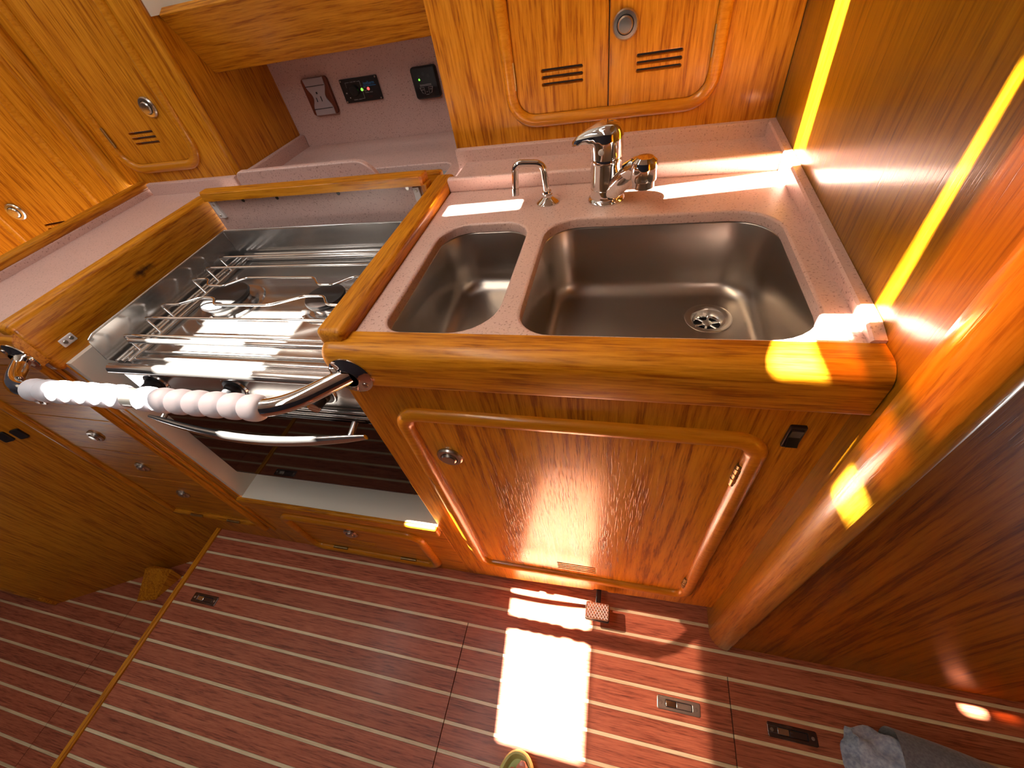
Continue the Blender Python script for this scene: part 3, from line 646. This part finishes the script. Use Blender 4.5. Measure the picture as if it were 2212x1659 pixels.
for xx in (SX0 + 0.012, SX0 + 0.024, SX0 + 0.042): link('side_track', tube([(xx, 0.380, 0.8275), (xx, 0.745, 0.8275)], 0.0042, seg=12), HOB, sv)
link('front_roll', tube([(SX0 + 0.006, 0.3675, 0.822), (SX1 - 0.003, 0.3675, 0.822)], 0.0105, seg=18), HOB, sv)
link('front_ridge', tube([(SX0 + 0.014, 0.392, 0.824), (SX1 - 0.003, 0.392, 0.824)], 0.005, seg=14), HOB, sv)
link('front_ridge', tube([(SX0 + 0.014, 0.412, 0.823), (SX1 - 0.003, 0.412, 0.823)], 0.004, seg=14), HOB, sv)
link('front_rail', tube([(SX0 + 0.052, 0.4055, 0.858), (SX1 - 0.01, 0.4055, 0.858)], 0.0052, seg=14), HOB, sv)
for n_, (bx_, br) in enumerate(((-0.800, 0.050), (-0.556, 0.040))):
    byy = 0.563; B = Matrix.Translation((bx_, byy, ZH))
    bn_ = link('burner', lathe([(br * 1.45, 0.0), (br * 1.40, 0.003), (br * 1.15, 0.0035), (br * 1.05, 0.001), (br * 0.86, 0.002), (br * 0.84, 0.012), (0, 0.012)], 44, B), HOB, sv)
    sub('burner_ring', lathe([(br * 0.80, 0.010), (br * 0.92, 0.012), (br * 0.92, 0.017), (br * 0.80, 0.0185), (0, 0.0185)], 44, B), ENAMEL, bn_)
    sub('burner_cap', lathe([(br * 0.98, 0.0175), (br * 1.0, 0.020), (br * 0.96, 0.0235), (br * 0.82, 0.0255), (0, 0.0262)], 44, B), ENAMEL, bn_)
    sub('flame_tube', lathe([(br * 0.30, 0.0), (br * 0.30, 0.012)], 20, B), ENAMEL, bn_)
def wire(y, pts): 
    x0 = SX0 + 0.020; base = [(x0 + 0.022, y - 0.008, 0.829), (x0, y, 0.860)] + [(x, yy, z) for x, yy, z in pts] + [(SX1 - 0.025, y, 0.860), (SX1 - 0.045, y - 0.006, 0.829)]
    link('rack_wire', tube(fillet(base, 0.010, 5), 0.0026, seg=10), CHROME, sv)
ZW = 0.860
wire(0.690, []); wire(0.646, []); 
wire(0.602, [(-0.862, 0.602, ZW), (-0.845, 0.578, ZW), (-0.800, 0.574, ZW), (-0.762, 0.604, ZW), (-0.595, 0.602, ZW), (-0.570, 0.576, ZW), (-0.535, 0.576, ZW), (-0.505, 0.602, ZW)])
wire(0.512, [(-0.862, 0.512, ZW), (-0.822, 0.536, ZW), (-0.788, 0.534, ZW), (-0.772, 0.512, ZW), (-0.640, 0.512, ZW), (-0.580, 0.540, ZW), (-0.535, 0.540, ZW), (-0.515, 0.514, ZW)])
wire(0.470, []); wire(0.418, [])
# front: control panel, knobs, oven door
link('control_panel', plate([(SX0 + 0.004, 0.738), (SX1, 0.738), (SX1, 0.815), (SX0 + 0.004, 0.815)], [], 0.012, FACE(0.372), 0.003), HOB, sv)
for kx in (-0.86, -0.67, -0.483):
    KM = at(FACE(0.372), kx, 0.782)
    kn = link('burner_knob', lathe([(0.021, 0), (0.0205, 0.004), (0.015, 0.005), (0.0145, 0.010), (0.0125, 0.012), (0.012, 0.030), (0.0105, 0.032), (0, 0.032)], 30, KM), BLACK, sv)
    sub('knob_face', lathe([(0.0115, 0.0322), (0, 0.0324)], 24, KM), CHROME, kn)
    link('knob_bezel', lathe([(0.0255, 0), (0.024, 0.003), (0.0215, 0.003), (0.0215, 0)], 30, KM), HOB, sv)
for zz in (0.742, 0.729): link('panel_ridge', tube([(SX0 + 0.004, 0.366, zz), (SX1, 0.366, zz)], 0.0035, seg=10), HOB, sv)
link('oven_body', box(SX0 + 0.004, SX1, 0.384, SY1, 0.445, 0.812), HOB, sv)
od = link('oven_door', box(SX0 + 0.002, SX1, 0.366, 0.384, 0.445, 0.724, 0.003), ENAMEL, sv)
sub('glass_pane', box(SX0 + 0.010, SX1 - 0.006, 0.3635, 0.3665, 0.455, 0.716, 0.001), GLASS, od)
hp = []
for i in range(15):
    t = i / 14; x = SX0 + 0.018 + t * (SX1 - SX0 - 0.030); hp.append((x, 0.338 - 0.018 * math.sin(PI * t), 0.712 - 0.018 * math.sin(PI * t)))
hb = sub('oven_handle', tube(hp, [0.007 + 0.009 * math.sin(PI * i / 14) ** 0.5 for i in range(15)], seg=14, flat=0.5, flatdir=(0, -0.97, -0.22)), HOB, od)
for hx in (SX0 + 0.045, SX1 - 0.045): sub('handle_foot', tube([(hx, 0.366, 0.716), (hx, 0.335, 0.707)], 0.006, seg=10), HOB, od)
link('vent_slot_strip', box(SX0 + 0.03, SX1 - 0.02, 0.3625, 0.366, 0.7205, 0.7245), BLACK, sv)

# raised stove flap
fl_ = thing('stove_cover_flap', 'raised speckled stove cover flap with oak top edge behind the burners', 'flap', (-0.68, 0.80, 0.85))
link('panel', plate([(-0.962, 0.845), (-0.402, 0.845), (-0.402, 0.951), (-0.962, 0.951)], [], 0.014, FACE(0.798), 0.001), CORIAN, fl_)
link('top_edge', plate([(-0.963, 0.793), (-0.951, 0.781), (-0.400, 0.781), (-0.396, 0.786), (-0.396, 0.815), (-0.963, 0.815)], [], 0.018, TOP(0.968), 0.002), WX, fl_)
link('end_edge', box(-0.402, -0.390, 0.784, 0.812, 0.86, 0.951, 0.002), WZ, fl_)
for sx in (-0.86, -0.765, -0.605, -0.44): link('screw', lathe([(0.0042, 0), (0.0040, 0.0007), (0, 0.0007)], 14, at(FACE(0.798), sx, 0.941)), NICKEL if sx == -0.44 else BLACK, fl_)
for bx_, sg in ((-0.944, 1), (-0.418, -1)):
    bk = link('bracket', plate([(bx_ - 0.008, 0.944), (bx_ + 0.006, 0.944), (bx_ + 0.006, 0.925), (bx_ + 0.014 * (1 if sg < 0 else 0.7), 0.912), (bx_ + 0.010, 0.905), (bx_ - 0.006, 0.906), (bx_ - 0.008, 0.918)], [], 0.006, at(FACE(0.798), 0, 0, 0.006), 0.001), WHITE, fl_)
    sub('screw', lathe([(0.003, 0), (0.002, 0.001), (0, 0.001)], 12, at(FACE(0.798), bx_ - 0.001, 0.937, 0.0062)), NICKEL, bk)
    sub('screw', lathe([(0.003, 0), (0.002, 0.001), (0, 0.001)], 12, at(FACE(0.798), bx_ + (0.008 if sg < 0 else -0.001), 0.912, 0.0062)), NICKEL, bk)

# ------------------------------------------------------------------ left counter
lc = thing('side_countertop', 'pink speckled side worktop left of the stove with oak rails', 'countertop', (-1.15, 0.6, 0.90))
link('slab', plate([(-1.285, 0.365), (-1.015, 0.365), (-1.015, 0.93), (-1.285, 0.93)], [], 0.016, TOP(ZT), 0.002), CORIAN, lc)
link('back_upstand', box(-1.272, -0.972, 0.915, 0.9295, ZT - 0.002, ZT + 0.030, 0.003, 2), CORIAN, lc)
link('side_upstand', box(-1.297, -1.283, 0.365, 0.93, ZT - 0.002, ZT + 0.016, 0.002, 2), CORIAN, lc)
link('rear_rail', box(-1.313, -1.283, 0.30, 0.935, ZT + 0.014, ZT + 0.034, 0.006, 3), WY, lc)
side_m = bpy.data.materials.new('scorched_oak')
def scorch():
    m = WY.copy(); m.name = 'scorched_oak'; N, L = m.node_tree.nodes, m.node_tree.links; b = N['Principled BSDF']; src = b.inputs['Base Color'].links[0].from_socket
    tc = N.new('ShaderNodeTexCoord'); sp = N.new('ShaderNodeMapping'); L.new(tc.outputs['Object'], sp.inputs[0])
    sp.inputs['Location'].default_value = (0, -0.585 / 0.060, -0.893 / 0.020); sp.inputs['Scale'].default_value = (0, 1 / 0.060, 1 / 0.020)
    n = N.new('ShaderNodeTexNoise'); n.inputs['Scale'].default_value = 60; n.inputs['Detail'].default_value = 4; L.new(tc.outputs['Object'], n.inputs['Vector'])
    ln = N.new('ShaderNodeVectorMath'); ln.operation = 'LENGTH'; L.new(sp.outputs[0], ln.inputs[0])
    a = N.new('ShaderNodeMath'); a.operation = 'MULTIPLY_ADD'; a.inputs[1].default_value = 0.9; L.new(n.outputs['Fac'], a.inputs[0]); L.new(ln.outputs['Value'], a.inputs[2])
    r_ = ramp(N, [(0.55, 1.0), (1.15, 0.0)]); L.new(a.outputs[0], r_.inputs[0])
    mx = N.new('ShaderNodeMix'); mx.data_type = 'RGBA'; L.new(r_.outputs[0], mx.inputs[0]); L.new(src, mx.inputs[6]); mx.inputs[7].default_value = (0.045, 0.010, 0.003, 1); L.new(mx.outputs[2], b.inputs['Base Color'])
    return m
bpy.data.materials.remove(side_m)
link('side_rail', box(-1.034, -0.999, 0.338, 0.8455, 0.835, 0.944, 0.011, 4), scorch(), lc)
link('front_rail', nose(-1.52, -1.002, False, False), WX, lc)
bp_ = link('nylon_catch', box(-0.9995, -0.995, 0.372, 0.398, 0.866, 0.882, 0.002, 2), WHITE, lc)
for yy in (0.379, 0.391): sub('screw', lathe([(0.004, 0), (0.003, 0.001), (0, 0.001)], 12, frameM((0, 1, 0), (0, 0, 1), (-0.995, yy, 0.874))), NICKEL, bp_)

# left drawer stack
dw = thing('drawer_stack', 'stack of oak drawers with round knobs left of the stove', 'drawers', (-1.25, 0.40, -0.2))
link('face_panel', plate([(-1.43, ZL), (-1.352, ZL), (-1.352, 0.0), (-1.0, 0.0), (-1.0, 0.865), (-1.43, 0.865)], [rrect(-1.412, -1.084, 0.145, 0.832, 0.004, 3)], 0.018, F0, 0.001), WZ, dw)
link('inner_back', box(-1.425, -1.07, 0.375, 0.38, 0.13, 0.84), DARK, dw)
for (z0, z1, kz) in ((0.147, 0.364, 0.288), (0.366, 0.509, 0.440), (0.511, 0.654, 0.584), (0.656, 0.830, 0.727)):
    q = link('drawer', plate(rrect(-1.410, -1.086, z0, z1, 0.002, 2), [], 0.016, F0, 0.0012), WX, dw); knob_at(q, at(F0, -1.238, kz), 'push_knob', 0.019)
link('frame_moulding', tube([(-1.070, YF, 0.10), (-1.070, YF, 0.862)], 0.012, seg=12), WZ, dw)
link('frame_moulding', tube([(-1.036, YF, 0.10), (-1.036, YF, 0.862)], 0.006, seg=12), WZ, dw)
link('frame_moulding', tube([(-1.424, YF, 0.125), (-1.424, YF, 0.862)], 0.012, seg=12), WZ, dw)
bmld = link('bottom_moulding', tube([(-1.424, YF, 0.128), (-1.070, YF, 0.128)], 0.012, seg=12), WX, dw)
for hx in (-1.315, -1.165): sub('hinge', tube([(hx - 0.025, YF - 0.009, 0.136), (hx + 0.025, YF - 0.009, 0.136)], 0.0045, seg=10), BRASS, bmld)
# angled cabinet panel at far left
ang = math.radians(27); UA = Vector((math.cos(ang), math.sin(ang), 0)); OA = Vector((-1.43, 0.362, 0)); AM = frameM(UA, (0, 0, 1), OA)
ap = thing('angled_cabinet', 'dark angled cabinet panel at far left with two black vents', 'cabinet', (-1.75, 0.25, ZL))
link('panel', plate([(-0.72, ZL), (0, ZL), (0, 0.87), (-0.72, 0.87)], [], 0.018, AM, 0.001), WZ, ap)
link('front_rail', box(-0.9, 0.0, -0.0, 0.035, 0.862, 0.926, 0.01, 3, frameM(UA, Vector((UA.y, -UA.x, 0)) * 1.0, OA) @ Matrix.Identity(4)) if False else plate([(-0.75, 0.862), (0.0, 0.862), (0.0, 0.926), (-0.75, 0.926)], [], 0.03, at(AM, 0, 0, 0.026), 0.012), WX, ap)
for (u0, u1, v0, v1) in ((-0.080, -0.058, 0.567, 0.601), (-0.115, -0.091, 0.570, 0.604)):
    vt = link('vent', plate(rrect(u0, u1, v0, v1, 0.004, 3), [], 0.006, at(AM, 0, 0, 0.005), 0.001), BLACK, ap)
struct(link('wall_left', box(-3.2, -2.05, 0.06, 0.08, ZL, 0.9), WZ)); struct(link('baseboard_left', box(-3.2, -2.06, 0.030, 0.061, ZL, ZL + 0.075, 0.008, 3), WX))
# small wedge block on the lower floor
wb = tag(link('wooden_wedge', mesh('wedge', [(-1.72, 0.105, ZL), (-1.645, 0.125, ZL), (-1.60, 0.215, ZL), (-1.69, 0.215, ZL), (-1.70, 0.205, ZL + 0.075), (-1.625, 0.215, ZL + 0.078), (-1.60, 0.222, ZL + 0.06), (-1.69, 0.222, ZL + 0.06)],
      [(0, 1, 2, 3), (0, 1, 5, 4), (1, 2, 6, 5), (4, 5, 6, 7), (0, 4, 7, 3), (2, 3, 7, 6)], 0), WZ), 'small orange wooden wedge on the lower floor beside the step', 'wedge')

# ------------------------------------------------------------------ left wall lockers
FL = FACE(0.93)
l1 = thing('side_locker', 'oak wall locker left of the recess with a vented door and round knob', 'cabinet', (-1.15, 1.0, 0.96))
kx0, kx1, kz0 = -1.290, -1.058, 1.000
link('face_panel', plate([(-1.36, 0.952), (-0.972, 0.952), (-0.972, 1.60), (-1.36, 1.60)], [rrect(kx0 - .002, kx1 + .002, kz0 - .002, 1.5, 0.045)], 0.018, FL, 0.002), WZ, l1)
kd = link('door', plate(rrect(kx0, kx1, kz0, 1.498, 0.043), slots3(-1.222, -1.142, (1.0685, 1.057, 1.0455)), 0.016, FL, 0.001), WZ, l1)
knob_at(kd, at(FL, -1.104, 1.1165), 'push_knob', 0.021)
sub('hinge', tube([(kx0, 0.927, 1.045), (kx0, 0.927, 1.090)], 0.0032, seg=8), BRASS, kd)
link('door_frame_moulding', moulding(kx0 - 0.011, kx1 + 0.011, kz0 - 0.011, 1.51, 0.0115, at(FL, 0, 0, 0.001), 0.053), WM, l1)
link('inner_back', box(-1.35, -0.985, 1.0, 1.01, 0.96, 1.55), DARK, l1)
link('corner_edge', tube([(-0.976, 0.940, 0.93), (-0.976, 0.940, 1.60)], 0.011, seg=14), WZ, l1)
link('side_panel', box(-0.986, -0.969, 0.940, 1.224, 0.905, 1.60), WZ, l1)
th = math.radians(15); UB = Vector((math.cos(th), math.sin(th), 0)); BMx = frameM(UB, (0, 0, 1), (-1.36, 0.928, 0))
l2 = thing('corner_locker', 'oak corner locker at the far left behind the rear rail', 'cabinet', (-1.6, 0.9, 0.7))
link('face_panel', plate([(-0.75, 0.60), (-0.002, 0.60), (-0.002, 1.60), (-0.75, 1.60)], [rrect(-0.412, -0.128, 0.70, 1.5, 0.04)], 0.018, BMx, 0.002), WZ, l2)
cd2 = link('door', plate(rrect(-0.410, -0.130, 0.702, 1.498, 0.038), slots3(-0.318, -0.248, (0.892, 0.880, 0.868)), 0.016, BMx, 0.001), WZ, l2)
knob_at(cd2, at(BMx, -0.355, 0.941), 'push_knob', 0.023)
link('door_frame_moulding', moulding(-0.421, -0.119, 0.69, 1.51, 0.0115, at(BMx, 0, 0, 0.001), 0.05), WM, l2)
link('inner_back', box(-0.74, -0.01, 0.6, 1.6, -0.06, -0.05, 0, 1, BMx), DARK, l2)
link('corner_edge', tube([(-1.372, 0.922, 0.90), (-1.372, 0.922, 1.60)], 0.026, seg=18), WZ, l2)

# ------------------------------------------------------------------ grab bar
gb = thing('grab_bar', 'chrome safety bar with ribbed pale grey grips in front of the stove', 'grab bar', (-0.68, 0.29, 0.885))
BZ = 0.885; BY = 0.258
link('bar', tube(fillet([(-0.356, 0.326, BZ), (-0.425, BY, BZ), (-0.955, BY, BZ), (-1.018, 0.326, BZ)], 0.055, 10), 0.0125, seg=22), CHROME, gb)
for mx_, yaw in ((-0.352, 0), (-1.022, 0)):
    MM = at(FACE(0.325), mx_, BZ)
    fg = link('flange', lathe([(0, 0), (0.031, 0), (0.0312, 0.002), (0.028, 0.004), (0.017, 0.0055), (0.014, 0.008)], 40, MM @ Matrix.Diagonal((1, 1, 1, 1))), CHROME, gb)
    for a in (2.5, -0.65, 4.6) if mx_ > -0.5 else (2.2, -0.5):
        sub('screw', lathe([(0.0045, 0.0045), (0.004, 0.0058), (0, 0.0062)], 16, at(MM, 0.0225 * math.cos(a), 0.0225 * math.sin(a))), NICKEL, fg)
def grip(x0, x1, nrib):
    pts, rad = [], []
    n = nrib * 8
    for i in range(n + 1):
        t = i / n; pts.append((x0 + (x1 - x0) * t, BY, BZ)); ph = (t * nrib) % 1.0; e = min(1.0, min(t, 1 - t) / 0.03)
        rad.append((0.0142 + 0.0042 * math.sin(PI * ph) ** 0.5) * (0.9 + 0.1 * e))
    return tube(pts, rad, seg=22)
link('foam_grip', grip(-0.905, -0.690, 7), GRIP, gb)
link('foam_grip', grip(-0.668, -0.449, 7), GRIP, gb)
link('steel_collar', tube([(-0.691, BY, BZ), (-0.667, BY, BZ)], 0.0142, seg=20), NICKEL, gb)

# ------------------------------------------------------------------ flush floor latches
def latch(cx, cy, ln, label, mat):
    t = thing('floor_latch', label, 'latch', (cx, cy, 0.0), 'flush latches in the striped floor'); h2 = 0.0135
    M_ = TOP(0.0022) @ Matrix.Translation((cx, cy, 0))
    link('plate', plate(rrect(-ln / 2, ln / 2, -h2, h2, 0.004, 4), [rrect(-ln * 0.30, ln * 0.32, -h2 * 0.5, h2 * 0.5, 0.002, 3)], 0.003, M_, 0.001), mat, t)
    link('recess', box(cx - ln * 0.31, cx + ln * 0.33, cy - h2 * 0.52, cy + h2 * 0.52, -0.004, 0.0002), BLACK, t)
    link('finger_tab', box(cx - ln * 0.29, cx - ln * 0.06, cy - h2 * 0.42, cy + h2 * 0.42, -0.001, 0.0016, 0.0006), CHROME, t)
    link('bolt', box(cx - ln * 0.04, cx + ln * 0.30, cy - h2 * 0.42, cy + h2 * 0.42, -0.002, 0.0008, 0.0004), mat, t)
    for s in (-1, 1): link('screw', lathe([(0.0035, 0), (0.003, 0.0008), (0, 0.0009)], 14, M_ @ Matrix.Translation((s * ln * 0.41, 0, 0))), NICKEL, t)
BRONZE = steel('dark_bronze', (0.16, 0.12, 0.12), 0.25, 0.05)
latch(-1.223, 0.1365, 0.094, 'flush metal floor latch near the wooden step nosing', BRONZE)
latch(0.174, 0.1435, 0.094, 'flush metal floor latch in the sunlit patch below the pedal', NICKEL)
latch(0.405, 0.140, 0.096, 'flush dark floor latch next to the grey sleeve', BRONZE)

# ------------------------------------------------------------------ person's foot in a clog, sleeve
ps = thing('person', 'person seen by a bare left foot in a lime green clog', 'person', (-0.163, -0.14, 0.0))
outl = []
for i in range(48):
    a = 2 * PI * i / 48; sx, sy = math.cos(a), math.sin(a); wd = 0.049 if sy > -0.2 else 0.049 * (1 - 0.22 * (-0.2 - sy))
    outl.append((-0.169 + wd * math.copysign(abs(sx) ** 0.82, sx), -0.139 + 0.131 * math.copysign(abs(sy) ** 0.88, sy)))
def cl(d, z): return [(x, y, z) for x, y in offs(outl, d)]
link('clog', loft([cl(-0.004, 0.0), cl(0.001, 0.006), cl(0.002, 0.020), cl(0.001, 0.034), cl(-0.002, 0.038), cl(-0.006, 0.0375), cl(-0.009, 0.032), cl(-0.014, 0.022)], True, True, 50), CLOG, ps)
def bl(cx, cy, cz, rx, ry, rz, n=14, m=9):
    return [[(cx + rx * math.sin(PI * i / m) * math.cos(2 * PI * k / n), cy - ry * math.cos(PI * i / m), cz + rz * math.sin(PI * i / m) * math.sin(2 * PI * k / n)) for k in range(n)] for i in range(1, m)]
foot = [loft(bl(-0.160, -0.130, 0.048, 0.034, 0.090, 0.026), True, True), tube([(-0.165, -0.185, 0.06), (-0.166, -0.20, 0.12), (-0.168, -0.215, 0.22), (-0.17, -0.23, 0.36)], [0.034, 0.030, 0.036, 0.046], seg=16)]
for tx, ty, rr_ in ((-0.157, -0.031, 0.0130), (-0.179, -0.043, 0.0088), (-0.190, -0.052, 0.0080), (-0.199, -0.063, 0.0075), (-0.206, -0.075, 0.0070)):
    foot.append(tube([(tx + 0.002, ty - 0.040, 0.042), (tx, ty - 0.015, 0.041), (tx, ty - 0.005, 0.039), (tx, ty, 0.037), (tx, ty + rr_ * 0.6, 0.036)], [rr_, rr_ * 1.05, rr_ * 1.1, rr_ * 0.9, rr_ * 0.35], seg=12))
fo = joinm(*foot)
link('foot', fo, SKIN, ps)
link('toenail', loft(bl(-0.157, -0.030, 0.0485, 0.0075, 0.008, 0.003), True, True), NAIL, ps)
# sleeve
sv2 = thing('sleeve', 'grey fleece sleeve with crumpled pale blue denim cuff at bottom right', 'clothing', (0.62, 0.12, 0.0))
def ruffled(p0, p1, r0, r1, amp, freq, n=14, seg=40, seed=0, tw=0.0):
    rnd_ = random.Random(seed); ph = [rnd_.random() * 6.28 for _ in range(4)]; p0 = Vector(p0); p1 = Vector(p1); ax = (p1 - p0).normalized(); u_ = ax.cross(Vector((0, 0, 1))).normalized(); v_ = u_.cross(ax); rg = []
    for i in range(n + 1):
        t = i / n; c = p0.lerp(p1, t); rr_ = r0 + (r1 - r0) * t; row = []
        for k in range(seg):
            a = 2 * PI * k / seg; dr2 = amp * (0.5 * math.sin(freq * a + ph[0] + 5 * t + tw * t) + 0.35 * math.sin((freq + 3) * a + ph[1] - 7 * t) + 0.4 * math.sin(9 * t + ph[2] + 2 * a)); row.append(c + u_ * (math.cos(a) * (rr_ + dr2)) + v_ * (math.sin(a) * (rr_ + dr2)))
        rg.append(row)
    return loft(rg, False, True, 80)
link('fleece_sleeve', ruffled((0.548, 0.122, 0.066), (0.90, 0.060, 0.072), 0.060, 0.066, 0.003, 3, seed=2), FELT, sv2)
link('denim_cuff', ruffled((0.488, 0.124, 0.056), (0.600, 0.108, 0.062), 0.046, 0.052, 0.009, 5, seed=5, tw=3), DENIM, sv2)
